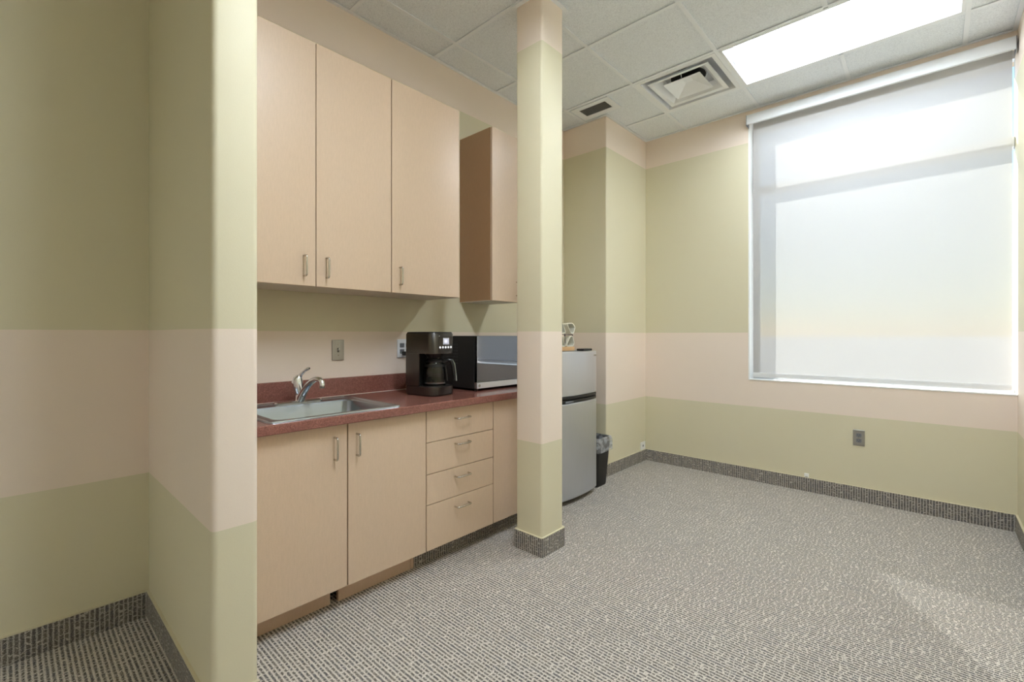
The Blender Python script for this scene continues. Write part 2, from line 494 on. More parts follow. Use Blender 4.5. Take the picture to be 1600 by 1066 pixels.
# tee bars: mains along the cabinets, cross tees between them
def tee(x0, x1, y0, y1):
    m = MB(); m.box(x0, x1, y0, y1, H, H + 0.004)
    if x1 - x0 < y1 - y0: m.box((x0 + x1) / 2 - 0.001, (x0 + x1) / 2 + 0.001, y0, y1, H + 0.004, H + 0.04)
    else: m.box(x0, x1, (y0 + y1) / 2 - 0.001, (y0 + y1) / 2 + 0.001, H + 0.004, H + 0.04)
    obj('tee_bar', m, 'grid_white', ceil)
for x in xs:
    segs = [(YB, YF)]
    if abs(x - xs[3]) < 0.01:      # interrupted by the two light fixtures
        segs = [(YB, -4.1348), (-3.5252, 0.742), (1.3516, 3.1804), (3.790, YF)]
    if abs(x - xs[0]) < 0.01: segs = [(YB, 3.479)]
    for a, b in segs: tee(x - FL, x + FL, a, b)
for y in ys:
    for i in range(len(xe) - 1):
        a, b = xe[i], xe[i + 1]
        if y > 3.6 and b < -2.2: continue
        if y > 3.6 and a < -2.2: a = -2.082
        tee(a + (FL if i else 0), b - FL, y - FL, y + FL)
for b in ((XW, XW + 0.022, YB, 3.479), (XR - 0.022, XR, YB, YF), (-2.06, XR - 0.022, YF - 0.022, YF), (-2.082, -2.06, 3.457, YF), (XW + 0.022, -2.082, 3.457, 3.479)):
    obj('wall_angle', MB().box(*b, H - 0.001, H + 0.003), 'grid_white', ceil)

# ------------------------------------------------------------------ ceiling fixtures
def light_fixture(L, label, lens):
    x0, x1, y0, y1 = L[0] + 0.013, L[1] - 0.013, L[2] + 0.013, L[3] - 0.013
    yc = (y0 + y1) / 2
    t = thing('ceiling_light', label, 'light', ((x0 + x1) / 2, yc, H), 'recessed ceiling light fixtures')
    m = MB()
    for b in ((x0, x1, y0, y0 + 0.018), (x0, x1, y1 - 0.018, y1), (x0, x0 + 0.018, y0 + 0.018, y1 - 0.018), (x1 - 0.018, x1, y0 + 0.018, y1 - 0.018)):
        m.box(*b, H - 0.001, H + 0.012)
    obj('frame', m, 'white_metal', t)
    # two curved reflector wings
    hw = (y1 - y0) / 2 - 0.018
    for sgn in (-1, 1):
        prof = []
        for k in range(9):
            a = k / 8
            prof.append((yc + sgn * (hw - (hw - 0.105) * a), H + 0.006 + 0.105 * math.sin(a * PI / 2)))
        m = MB()
        a_ = [[m.bm.verts.new((x, p[0], p[1])) for p in prof] for x in (x0 + 0.012, x1 - 0.012)]
        b_ = [[m.bm.verts.new((x, p[0], p[1] + 0.004)) for p in prof] for x in (x0 + 0.012, x1 - 0.012)]
        for k in range(8):
            m.bm.faces.new((a_[0][k], a_[0][k + 1], a_[1][k + 1], a_[1][k]))
            m.bm.faces.new((b_[0][k], b_[0][k + 1], b_[1][k + 1], b_[1][k]))
        obj('reflector', m, 'white_metal', t, True)
    m = MB()
    m.box(x0 + 0.004, x0 + 0.010, y0 + 0.004, y1 - 0.004, H + 0.012, H + 0.15); m.box(x1 - 0.010, x1 - 0.004, y0 + 0.004, y1 - 0.004, H + 0.012, H + 0.15)
    m.box(x0 + 0.010, x1 - 0.010, y0 + 0.004, y1 - 0.004, H + 0.145, H + 0.15)
    m.box(x0 + 0.010, x1 - 0.010, y0 + 0.004, y0 + 0.008, H + 0.012, H + 0.145); m.box(x0 + 0.010, x1 - 0.010, y1 - 0.008, y1 - 0.004, H + 0.012, H + 0.145)
    obj('housing', m, 'white_metal', t)
    # rounded lamp lens along the middle
    n = 12
    ring = [(yc + 0.100 * math.cos(PI + PI * k / n), H + 0.112 + 0.066 * math.sin(PI + PI * k / n)) for k in range(n + 1)]
    m = MB(); m.loops([[(x, p[0], p[1]) for p in ring] for x in (x0 + 0.040, x1 - 0.040)], True, True)
    obj('lamp_lens', m, lens, t, True)
    for xa, xb in ((x0 + 0.012, x0 + 0.039), (x1 - 0.039, x1 - 0.012)):
        ring2 = [(yc + 0.104 * math.cos(PI + PI * k / n), H + 0.114 + 0.071 * math.sin(PI + PI * k / n)) for k in range(n + 1)]
        m = MB(); m.loops([[(x, p[0], p[1]) for p in ring2] for x in (xa, xb)], True, True)
        obj('end_cap', m, 'white_metal', t, True)
    return t
light_fixture(LIGHTS[0], 'bright rectangular recessed ceiling light beside the window wall', 'lamp_lens_0')
light_fixture(LIGHTS[1], 'rectangular recessed ceiling light above the sink side of the room', 'lamp_lens_1')
light_fixture(LIGHTS[2], 'added unseen ceiling light far behind the viewer, brightening the alcove', 'lamp_lens_2')

# square air diffuser
x0, x1, y0, y1 = DIFF[0] + 0.013, DIFF[1] - 0.013, DIFF[2] + 0.013, DIFF[3] - 0.013
cx, cy = (x0 + x1) / 2, (y0 + y1) / 2
t = thing('air_diffuser', 'white square ceiling air diffuser with stepped cone beside the light', 'vent', (cx, cy, H))
def sq(h, z): return [(cx + h, cy + h, z), (cx - h, cy + h, z), (cx - h, cy - h, z), (cx + h, cy - h, z)]
def sqring(m, hs):
    return m.loops([sq(h, z) for h, z in hs], False, False)
hh = (x1 - x0) / 2
m = MB(); sqring(m, [(hh, H + 0.012), (hh, H - 0.001), (0.262, H - 0.001), (0.258, H + 0.010), (0.250, H + 0.075), (0.254, H + 0.075), (0.262, H + 0.012), (hh, H + 0.012)])
obj('frame', m, 'white_metal', t)
m = MB(); m.box(cx - 0.26, cx + 0.26, cy - 0.26, cy + 0.26, H + 0.075, H + 0.079)
obj('back_pan', m, 'duct_grey', t)
m = MB(); m.lathe((cx, cy, H + 0.070), [(0.125, 0.0), (0.125, 0.004)], 32)
obj('duct_neck', m, 'duct_dark', t)
m = MB(); sqring(m, [(0.150, H + 0.056), (0.196, H + 0.008), (0.222, H + 0.002), (0.222, H - 0.003), (0.192, H + 0.002), (0.144, H + 0.054), (0.150, H + 0.056)])
obj('outer_cone', m, 'white_metal', t)
m = MB(); m.loops([sq(0.030, H + 0.046), sq(0.120, H + 0.004), sq(0.136, H - 0.002), sq(0.136, H + 0.001), sq(0.122, H + 0.010), sq(0.030, H + 0.052)], True, True)
obj('centre_plaque', m, 'white_metal', t)
for dx, dy in ((-0.17, 0), (0.17, 0), (0, -0.17), (0, 0.17)):
    m = MB().tube([(cx + dx * 0.9, cy + dy * 0.9, H + 0.074), (cx + dx * 0.75, cy + dy * 0.75, H + 0.012)], 0.003, 6)
    obj('hanger', m, 'grid_white', t)

# small return grille
gx0, gx1, gy0, gy1 = -2.262, -1.905, 3.200, 3.425
t = thing('return_grille', 'small rectangular ceiling grille with dark louvres by the boxed-out corner', 'vent', ((gx0 + gx1) / 2, (gy0 + gy1) / 2, H))
ix0, ix1, iy0, iy1 = -2.205, -1.958, 3.248, 3.372
m = MB()
for b in ((gx0, gx1, gy0, iy0), (gx0, gx1, iy1, gy1), (gx0, ix0, iy0, iy1), (ix1, gx1, iy0, iy1)): m.box(*b, H - 0.004, H + 0.003)
obj('frame', m, 'white_metal', t)
obj('back_plate', MB().box(ix0, ix1, iy0, iy1, H + 0.0005, H + 0.0025), 'slot_dark', t)
for k in range(9):
    y = iy0 + 0.007 + k * (iy1 - iy0 - 0.014) / 8
    obj('louvre', MB().box(ix0, ix1, y - 0.0022, y + 0.0022, H - 0.003, H + 0.0005), 'vent_dark', t)

# ------------------------------------------------------------------ window and roller shade
win = thing('window_1', 'large window with a transom bar behind the roller shade', 'window', (-0.384, YI + 0.03, WZ0), None, 'structure')
fy0, fy1 = YI, YI + 0.055
m = MB(); m.box(WX0 - 0.01, WX0 + 0.045, fy0, fy1, WZ0 - 0.05, WZ1); m.box(XR - 0.0, XR + 0.06, fy0, fy1, WZ0 - 0.05, WZ1)
m.box(WX0 + 0.045, XR, fy0, fy1, WZ1 - 0.05, WZ1); m.box(WX0 + 0.045, XR, fy0, fy1, WZ0 - 0.05, WZ0 + 0.03)
obj('window_frame', m, 'frame_aluminium', win)
obj('transom_bar', MB().box(WX0 + 0.045, XR, fy0 - 0.01, fy1 + 0.02, 2.42, 2.485, 0.004, 1), 'frame_aluminium', win)
obj('upper_pane', MB().box(WX0 + 0.045, XR, fy0 + 0.024, fy0 + 0.030, 2.485, WZ1 - 0.05), 'pane_glass', win)
obj('lower_pane', MB().box(WX0 + 0.045, XR, fy0 + 0.024, fy0 + 0.030, WZ0 + 0.03, 2.42), 'pane_glass', win)

SY = YF + 0.022
t = thing('roller_shade', 'translucent white roller shade pulled down over the whole window', 'blind', (-0.384, SY, WZ0 + 0.02))
m = MB(); m.box(-1.150, XR - 0.012, YF - 0.070, YF - 0.0665, 2.970, 3.046, 0.001, 1); m.box(-1.150, XR - 0.012, YF - 0.0665, YF, 3.0425, 3.046)
m.box(-1.150, XR - 0.012, YF - 0.0665, YF - 0.052, 2.970, 2.974)
obj('fascia', m, 'fascia_white', t)
for xa, xb in ((-1.154, -1.1502), (XR - 0.0118, XR - 0.008)):
    obj('end_cap', MB().box(xa, xb, YF - 0.071, YF + 0.03, 2.960, 3.047, 0.001, 1), 'grey_plastic', t)
obj('roller_tube', MB().tube([(-1.12, YF - 0.02, 3.005), (XR - 0.03, YF - 0.02, 3.005)], 0.022, 20), 'fascia_white', t, True)
m = MB()
prof = [(SY - 0.012, 3.015), (SY - 0.004, 2.99), (SY, 2.94), (SY, 0.905)]
A = [m.bm.verts.new((-1.122, y, z)) for y, z in prof]; B = [m.bm.verts.new((0.362, y, z)) for y, z in prof]
for k in range(3): m.bm.faces.new((A[k], A[k + 1], B[k + 1], B[k]))
obj('fabric', m, 'shade', t, True)
m = MB(); m.box(-1.124, 0.362, SY - 0.006, SY + 0.006, 0.866, 0.906, 0.004, 2)
obj('hem_bar', m, 'fascia_white', t, True)

# ------------------------------------------------------------------ cabinets
def handle(name, p, axis, out, parent, length=0.096, stand=0.030, r=0.0046):
    """wire pull: p is the middle on the door face; axis runs along the grip, out leaves the door"""
    p, axis, out = Vector(p), Vector(axis), Vector(out)
    h = length / 2; b = 0.010
    pts = [p - axis * h, p - axis * h + out * (stand - b)]
    for k in range(1, 5):
        a = k / 4 * PI / 2
        pts.append(p - axis * (h - b * (1 - math.cos(a))) + out * (stand - b + b * math.sin(a)))
    q = []
    for k in range(0, 5):
        a = k / 4 * PI / 2
        q.append(p + axis * (h - b + b * math.sin(a)) + out * (stand - b + b * math.cos(a)))
    pts += q + [p + axis * h]
    return obj(name, MB().tube(pts, r, 10), 'nickel', parent, True, 'brushed nickel wire pull')

UZ0, UZ1, UX = 1.453, 2.630, -2.200
def upper(y0, y1, seams, handles, label):
    t = thing('wall_cabinet', label, 'cabinet', (XW + 0.165, (y0 + y1) / 2, UZ0), 'upper wall cabinets')
    m = MB(); xb = UX - 0.021
    m.box(XW + 0.001, xb, y0, y0 + 0.018, UZ0 + 0.004, UZ1); m.box(XW + 0.001, xb, y1 - 0.018, y1, UZ0 + 0.004, UZ1)
    m.box(XW + 0.001, xb, y0 + 0.018, y1 - 0.018, UZ1 - 0.018, UZ1)
    m.box(XW + 0.001, XW + 0.007, y0 + 0.018, y1 - 0.018, UZ0 + 0.018, UZ1 - 0.018)
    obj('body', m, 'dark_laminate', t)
    obj('bottom_panel', MB().box(XW + 0.001, xb, y0, y1, UZ0 + 0.001, UZ0 + 0.004), 'melamine', t)
    ee = [y0] + seams + [y1]
    for i in range(len(ee) - 1):
        g = 0.0017
        dr = obj('door', MB().box(UX - 0.019, UX, ee[i] + g, ee[i + 1] - g, UZ0 + 0.001, UZ1 - 0.001, 0.0012, 1), 'laminate', t)
        handle('handle', (UX, handles[i], 1.548), (0, 0, 1), (1, 0, 0), dr)
    return t
upper(0.552, 1.424, [1.005], [0.947, 1.056], 'double-door tan upper cabinet above the sink')
upper(1.426, 1.917, [], [1.476], 'single-door tan upper cabinet above the coffee maker')
upper(2.207, 2.512, [], [2.452], 'narrow tan upper cabinet half hidden behind the column')

CZ0, CZ1 = 0.832, 0.872        # counter
FX = -1.920                    # base fronts
def carcass(t, y0, y1, toe_mat, toe_x=-2.02):
    m = MB(); xb = FX - 0.021
    m.box(XW + 0.001, xb, y0, y0 + 0.018, 0.104, CZ0 - 0.001); m.box(XW + 0.001, xb, y1 - 0.018, y1, 0.104, CZ0 - 0.001)
    m.box(XW + 0.001, xb, y0 + 0.018, y1 - 0.018, 0.104, 0.122); m.box(XW + 0.001, XW + 0.007, y0 + 0.018, y1 - 0.018, 0.122, CZ0 - 0.001)
    m.box(xb - 0.05, xb, y0 + 0.018, y1 - 0.018, CZ0 - 0.019, CZ0 - 0.001)
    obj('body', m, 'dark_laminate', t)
g = 0.0017
t = thing('base_cabinet', 'double-door tan base cabinet under the sink', 'cabinet', (-2.22, 1.0, 0), 'base cabinets')
carcass(t, 0.552, 1.448, None)
for ya, yb, hy in ((0.552, 1.0165, 0.957), (1.0215, 1.448 - g, 1.062)):
    dr = obj('door', MB().box(FX - 0.019, FX, ya, yb, 0.106, CZ0 - 0.003, 0.0012, 1), 'laminate', t)
    handle('handle', (FX, hy, 0.727), (0, 0, 1), (1, 0, 0), dr)
obj('toe_kick', MB().box(-2.035, -2.017, 0.552, 0.985, 0.0, 0.100), 'toe_laminate', t)
obj('toe_kick', MB().box(-2.030, -2.012, 1.022, 1.415, 0.0, 0.100), 'toe_laminate', t)
obj('toe_side', MB().box(-2.06, -2.012, 1.418, 1.436, 0.0, 0.104), 'toe_laminate', t)
obj('toe_carpet', MB().box(-2.030, -2.012, 1.437, 1.4485, 0.0, 0.104), 'carpet_base', t)
obj('plinth', MB().box(-2.45, -2.10, 0.56, 1.40, 0.0, 0.104), 'dark_gap', t)

t = thing('drawer_cabinet', 'tan base cabinet with a stack of four drawers', 'cabinet', (-2.22, 1.69, 0))
carcass(t, 1.450, 1.935, None)
zs = [CZ0 - 0.003, 0.664, 0.500, 0.342, 0.106]
for k in range(4):
    hz = [0.768, 0.630, 0.452, 0.288][k]
    dr = obj('drawer', MB().box(FX - 0.019, FX, 1.4495 + g, 1.936 - g, zs[k + 1] + (g if k < 3 else 0), zs[k] - (g if k else 0), 0.0012, 1), 'laminate', t)
    handle('handle', (FX, 1.688, hz), (0, 1, 0), (1, 0, 0), dr)
obj('toe_kick', MB().box(-2.030, -2.012, 1.4495, 1.935, 0.0, 0.104), 'carpet_base', t, False, 'carpet-covered toe kick')

t = thing('end_cabinet', 'plain tan base cabinet front beside the drawers and column', 'cabinet', (-2.22, 2.22, 0))
carcass(t, 1.937, 2.530, None)
dr = obj('door', MB().box(FX - 0.019, FX - 0.0005, 1.938 + g, 2.530, 0.106, CZ0 - 0.003, 0.0012, 1), 'laminate', t)
handle('handle', (FX, 2.43, 0.727), (0, 0, 1), (1, 0, 0), dr)
obj('toe_kick', MB().box(-2.030, -2.012, 1.937, 2.530, 0.0, 0.104), 'carpet_base', t, False, 'carpet-covered toe kick')

# counter with a sink cut-out
CXF = -1.884
t = thing('countertop', 'speckled dark red laminate countertop with a low backsplash', 'countertop', (-2.2, 1.54, CZ0))
m = MB(); cy0, cy1 = 0.5495, 2.538
hx0, hx1, hy0, hy1 = -2.345, -1.945, 0.722, 1.258
m.box(XW + 0.0005, hx0, cy0, cy1, CZ0, CZ1); m.box(hx0, hx1, cy0, hy0, CZ0, CZ1); m.box(hx0, hx1, hy1, cy1, CZ0, CZ1)
m.box(hx1, CXF, cy0, cy1, CZ0, CZ1, 0.004, 2, lambda c, d: abs(d.y) > 0.5 and c.x > -1.90)
obj('slab', m, 'counter', t)
obj('backsplash', MB().box(XW + 0.0005, XW + 0.020, cy0, cy1, CZ1, 0.975, 0.002, 1), 'counter', t)
obj('caulk_line', MB().box(XW + 0.020, XW + 0.023, cy0, cy1, CZ1, CZ1 + 0.002), 'caulk', t)

# sink
t = thing('sink', 'stainless steel drop-in sink set in the red counter', 'sink', (-2.17, 0.99, CZ1))
sx0, sx1, sy0, sy1 = -2.440, -1.910, 0.686, 1.296
bx0, bx1, by0, by1 = -2.330, -1.958, 0.735, 1.246
m = MB(); N = 6
m.loops([rrect(sx0, sx1, sy0, sy1, CZ1 + 0.0005, 0.022, N), rrect(sx0 + 0.002, sx1 - 0.002, sy0 + 0.002, sy1 - 0.002, CZ1 + 0.006, 0.021, N),
         rrect(sx0 + 0.010, sx1 - 0.010, sy0 + 0.010, sy1 - 0.010, CZ1 + 0.0065, 0.020, N), rrect(sx0 + 0.014, sx1 - 0.014, sy0 + 0.014, sy1 - 0.014, CZ1 + 0.003, 0.020, N),
         rrect(bx0 - 0.006, bx1 + 0.006, by0 - 0.006, by1 + 0.006, CZ1 + 0.003, 0.050, N), rrect(bx0, bx1, by0, by1, CZ1 - 0.004, 0.048, N),
         rrect(bx0 + 0.008, bx1 - 0.008, by0 + 0.008, by1 - 0.008, CZ1 - 0.135, 0.046, N), rrect(bx0 + 0.022, bx1 - 0.022, by0 + 0.022, by1 - 0.022, CZ1 - 0.160, 0.040, N),
         rrect(bx0 + 0.06, bx1 - 0.06, by0 + 0.06, by1 - 0.06, CZ1 - 0.166, 0.03, N)], False, True)
obj('basin', m, 'steel', t, True)
dc = ((bx0 + bx1) / 2, (by0 + by1) / 2, CZ1 - 0.166)
obj('drain', MB().lathe(dc, [(0.045, 0.0), (0.045, 0.003), (0.036, 0.004), (0.030, 0.0015)], 24), 'chrome', t, True)
obj('strainer', MB().lathe((dc[0], dc[1], dc[2] + 0.0015), [(0.028, 0.0), (0.026, 0.004), (0.008, 0.006), (0.006, 0.016), (0.0, 0.017)], 20, True, False), 'slot_dark', t, True)

# faucet
fx, fy, fz = -2.392, 1.005, CZ1 + 0.004
t = thing('faucet', 'chrome single-lever faucet on the back of the sink', 'faucet', (fx, fy, fz))
obj('deck_plate', MB().loops([rrect(fx - 0.026, fx + 0.026, fy - 0.125, fy + 0.118, fz, 0.024, 6), rrect(fx - 0.026, fx + 0.026, fy - 0.125, fy + 0.118, fz + 0.006, 0.024, 6),
     rrect(fx - 0.020, fx + 0.020, fy - 0.119, fy + 0.112, fz + 0.011, 0.019, 6)], True, True), 'chrome', t, True)
m = MB()
m.tube([(fx, fy, fz + 0.010), (fx, fy, fz + 0.022), (fx, fy, fz + 0.050), (fx - 0.004, fy - 0.004, fz + 0.075), (fx - 0.008, fy - 0.006, fz + 0.100), (fx - 0.006, fy - 0.003, fz + 0.122), (fx, fy + 0.002, fz + 0.136)],
       [0.027, 0.024, 0.022, 0.026, 0.028, 0.023, 0.011], 18)
obj('valve_body', m, 'chrome', t, True)
m = MB(); m.tube([(fx - 0.002, fy, fz + 0.122), (fx + 0.006, fy + 0.006, fz + 0.142), (fx + 0.022, fy + 0.016, fz + 0.160), (fx + 0.044, fy + 0.026, fz + 0.173), (fx + 0.052, fy + 0.030, fz + 0.174)],
                 [0.012, 0.009, 0.0075, 0.0085, 0.005], 12)
obj('lever', m, 'chrome', t, True)
m = MB(); m.tube([(fx + 0.014, fy + 0.001, fz + 0.016), (fx + 0.045, fy + 0.004, fz + 0.055), (fx + 0.085, fy + 0.008, fz + 0.092), (fx + 0.125, fy + 0.012, fz + 0.116), (fx + 0.160, fy + 0.016, fz + 0.127), (fx + 0.188, fy + 0.020, fz + 0.126), (fx + 0.204, fy + 0.022, fz + 0.116), (fx + 0.208, fy + 0.022, fz + 0.098)],
                 [0.020, 0.0175, 0.016, 0.0150, 0.0140, 0.0135, 0.0135, 0.0130], 16)
obj('spout', m, 'chrome', t, True)
obj('aerator', MB().lathe((fx + 0.208, fy + 0.022, fz + 0.086), [(0.0105, 0.0), (0.0125, 0.003), (0.0125, 0.014)], 16), 'nickel', t, True)

# ------------------------------------------------------------------ coffee maker
def place(mb, origin, deg): return mb.xform(Matrix.Translation(Vector(origin)) @ Matrix.Rotation(math.radians(deg), 4, 'Z'))
CO = (-2.060, 1.602, CZ1 + 0.001); CR = 8.0      # front-left corner; local x runs back (-) to front, y across
cm = thing('coffee_maker', 'dark stainless drip coffee maker standing by the outlet', 'coffee maker', (-2.17, 1.70, CZ1 + 0.001))
W, D = 0.190, 0.225
def cpart(name, mb, mat, smooth=True, parent=None, label=None):
    return obj(name, place(mb, CO, CR), mat, parent or cm, smooth, label)
R4 = [0.045, 0.012, 0.012, 0.045]
def foot(z, i=0.0, xr=-D): return rrect(xr + i, 0 - i, 0 + i, W - i, z, [max(0.004, r - i) for r in R4], 7)
cpart('base', MB().loops([foot(0.006), foot(0.050), foot(0.054, 0.004)]), 'dark_steel')
cpart('foot_ring', MB().loops([foot(0.0, 0.006), foot(0.006, 0.004)]), 'black_plastic')
cpart('warming_plate', MB().lathe((-0.082, W / 2, 0.0545), [(0.066, 0.0), (0.066, 0.003), (0.060, 0.004)], 28), 'black_gloss')
cpart('tower', MB().box(-D, -0.148, 0.0, W, 0.0545, 0.2395, 0.008, 2, lambda c, d: abs(d.z) > 0.1 and c.x < -0.2), 'dark_steel')
cpart('tower_face', MB().box(-0.148, -0.1455, 0.006, W - 0.006, 0.0565, 0.2385), 'black_matte')
cpart('side_panel', MB().box(-0.148, -0.112, 0.0, 0.006, 0.0545, 0.2395), 'dark_steel', False)
head = cpart('brew_head', MB().loops([foot(0.240), foot(0.244), foot(0.352), foot(0.356, 0.003)]), 'dark_steel')
cpart('lid', MB().loops([foot(0.356, 0.004), foot(0.362, 0.006), foot(0.365, 0.012)]), 'black_plastic')
cpart('filter_basket', MB().lathe((-0.082, W / 2, 0.214), [(0.040, 0.0), (0.058, 0.0255)], 28), 'black_plastic')
def on_front(y0, y1, z0, z1, th=0.0018): return MB().box(-0.0005, th, y0, y1, z0, z1)
panel = cpart('control_panel', on_front(0.045, W - 0.030, 0.256, 0.338, 0.0008), 'dark_steel', False)
disp = cpart('display', on_front(0.078, 0.128, 0.292, 0.330, 0.0022), 'display_bezel', False, None, 'pale lit display')
obj('screen', place(on_front(0.085, 0.121, 0.298, 0.324, 0.0026), CO, CR), 'lcd_digits', disp)
obj('digits', place(on_front(0.090, 0.108, 0.3055, 0.3165, 0.0030), CO, CR), 'lcd_glow', disp)
for k in range(5):
    yb = 0.054 + k * 0.0225
    cpart('button', place(MB().lathe((0, 0, 0), [(0.0062, 0.0), (0.0062, 0.003), (0.0045, 0.004)], 14), (0, yb, 0.276), 0).xform(
        Matrix.Translation((0, yb, 0.276)) @ Matrix.Rotation(PI / 2, 4, 'Y') @ Matrix.Translation((0, -yb, -0.276))), 'button_glow')
cpart('indicator', on_front(0.046, 0.051, 0.339, 0.343, 0.0015), 'white_plastic', False)
# carafe
cc = (-0.080, W / 2, 0.0590)
car = cpart('carafe', MB().lathe(cc, [(0.052, 0.0), (0.062, 0.008), (0.066, 0.045), (0.064, 0.085), (0.054, 0.118), (0.047, 0.132), (0.0455, 0.130), (0.0525, 0.116), (0.0625, 0.085), (0.0645, 0.045), (0.060, 0.010)], 32, True, True), 'carafe_glass')
obj('carafe_band', place(MB().lathe((cc[0], cc[1], cc[2] + 0.104), [(0.0605, 0.0), (0.0575, 0.014), (0.055, 0.014), (0.058, 0.0)], 32, False, False), CO, CR), 'black_plastic', car, True)
obj('base_band', place(MB().lathe((cc[0], cc[1], cc[2] + 0.006), [(0.0625, 0.0), (0.0645, 0.010), (0.0630, 0.010), (0.061, 0.0)], 32, False, False), CO, CR), 'steel', car, True)
obj('carafe_lid', place(MB().lathe((cc[0], cc[1], cc[2] + 0.130), [(0.050, 0.0), (0.052, 0.008), (0.046, 0.018), (0.016, 0.022)], 28), CO, CR), 'black_plastic', car, True)
ha = math.radians(38); hx, hy = math.cos(ha), math.sin(ha)
hp = [(cc[0] + hx * r, cc[1] + hy * r, cc[2] + z) for r, z in ((0.050, 0.128), (0.075, 0.142), (0.094, 0.138), (0.104, 0.115), (0.110, 0.080), (0.114, 0.045), (0.116, 0.020))]
obj('carafe_handle', place(MB().tube(hp, [0.012, 0.013, 0.013, 0.0125, 0.012, 0.011, 0.009], 12), CO, CR), 'black_plastic', car, True)
hp2 = [(cc[0] + hx * (r + 0.0085), cc[1] + hy * (r + 0.0085), cc[2] + z) for r, z in ((0.092, 0.142), (0.104, 0.118), (0.110, 0.080), (0.114, 0.045), (0.116, 0.020))]
obj('handle_inlay', place(MB().tube(hp2, 0.0065, 8), CO, CR), 'steel', car, True)
obj('handle_bracket', place(MB().tube([(cc[0] + hx * 0.058, cc[1] + hy * 0.058, cc[2] + 0.108), (cc[0] + hx * 0.066, cc[1] + hy * 0.066, cc[2] + 0.060), (cc[0] + hx * 0.070, cc[1] + hy * 0.070, cc[2] + 0.020)], [0.010, 0.008, 0.006], 8), CO, CR), 'black_plastic', car, True)
# cord and plug to the outlet
m = MB(); m.tube([(-2.502, 1.722, 1.100), (-2.480, 1.726, 1.085), (-2.455, 1.732, 1.030), (-2.430, 1.735, 0.960), (-2.400, 1.730, 0.915), (-2.345, 1.715, 0.900), (-2.29, 1.70, 0.905)], 0.0036, 8)
obj('power_cord', m, 'cord_black', cm, True)
obj('plug', MB().box(-2.5215, -2.496, 1.709, 1.735, 1.088, 1.114, 0.004, 2), 'cord_black', cm, True)

# ------------------------------------------------------------------ microwave
mx0, mx1, my0, my1, mz0, mz1 = -2.440, -2.072, 1.945, 2.468, CZ1 + 0.012, 1.214
t = thing('microwave', 'black mirror-front microwave oven with a silver lower strip', 'microwave', ((mx0 + mx1) / 2, (my0 + my1) / 2, CZ1))
obj('body', MB().box(mx0, mx1 - 0.022, my0, my1, mz0, mz1, 0.004, 2), 'black_matte', t)
obj('door', MB().box(mx1 - 0.022, mx1, my0 + 0.002, my1 - 0.125, mz0 + 0.042, mz1 - 0.001, 0.002, 2), 'mirror_glass', t)
obj('control_panel', MB().box(mx1 - 0.022, mx1, my1 - 0.122, my1 - 0.001, mz0 + 0.042, mz1 - 0.001, 0.002, 2), 'black_gloss', t)
st = obj('lower_strip', MB().box(mx1 - 0.022, mx1 + 0.001, my0 + 0.001, my1 - 0.001, mz0 + 0.004, mz0 + 0.0405, 0.001, 1), 'silver_strip', t, False, 'silver trim strip')
m = MB(); m.tube([(mx1 + 0.0008, my0 + 0.022, mz0 + 0.022), (mx1 + 0.0018, my0 + 0.022, mz0 + 0.022)], 0.009, 16)
obj('emblem', m, 'plate_steel', st)
m = MB()
for k in range(7):
    z = 1.155 - k * 0.020
    m.box(-2.36, -2.25, my0 - 0.0012, my0 + 0.001, z, z + 0.007)
obj('side_vents', m, 'slot_dark', t)
for a in (mx0 + 0.04, mx1 - 0.05):
    for b in (my0 + 0.04, my1 - 0.04):
        obj('foot', MB().lathe((a, b, CZ1), [(0.013, 0.0), (0.012, 0.012)], 12), 'black_plastic', t)

# ------------------------------------------------------------------ refrigerator
ry0, ry1, rx0 = 2.562, 3.100, -2.480
t = thing('refrigerator', 'small two-door stainless refrigerator behind the column', 'refrigerator', (-2.2, 2.83, 0))
obj('body', MB().box(rx0, -1.990, ry0 + 0.004, ry1 - 0.004, 0.030, 1.085, 0.004, 2), 'black_matte', t)
obj('top_cap', MB().box(rx0, -1.985, ry0, ry1, 1.085, 1.100, 0.004, 2), 'grey_plastic', t)
def bowed(z0, z1, xin, bow, inset=0.0, n=14, edge=0.006):
    def ring(z, sh):
        L = [(xin, ry1 - inset, z), (xin, ry0 + inset, z)]
        for k in range(n + 1):
            s = k / n; y = ry0 + inset + (ry1 - ry0 - 2 * inset) * s
            L.append((-1.938 + bow * (1 - (2 * s - 1) ** 2) - sh - (0.006 if k in (0, n) else 0), y, z))
        return L
    return MB().loops([ring(z0, edge), ring(z0 + edge, 0), ring(z1 - edge, 0), ring(z1, edge)])
fd = obj('freezer_door', bowed(0.778, 1.098, -1.984, 0.026), 'fridge_steel', t, True)
ld = obj('lower_door', bowed(0.040, 0.728, -1.984, 0.026), 'fridge_steel', t, True)
obj('grip_strip', bowed(0.729, 0.750, -1.984, 0.022, 0.002, 14, 0.003), 'black_plastic', ld, True)
obj('grip_strip', bowed(0.757, 0.777, -1.984, 0.022, 0.002, 14, 0.003), 'black_plastic', fd, True)
obj('grip_recess', bowed(0.7505, 0.7565, -1.984, 0.004, 0.006, 14, 0.001), 'slot_dark', t)
obj('grip_insert', MB().box(-1.925, -1.9175, 2.66, 2.76, 0.733, 0.746, 0.003, 1), 'grey_plastic', ld)
obj('badge', MB().box(-1.9385, -1.9275, 3.02, 3.075, 1.058, 1.070), 'plate_steel', fd)
obj('hinge_cover', MB().box(-2.010, -1.945, 2.925, 3.045, 1.100, 1.116, 0.005, 2), 'black_plastic', t)
obj('plinth', MB().box(rx0 + 0.02, -2.0, ry0 + 0.02, ry1 - 0.02, 0.012, 0.030), 'black_plastic', t)
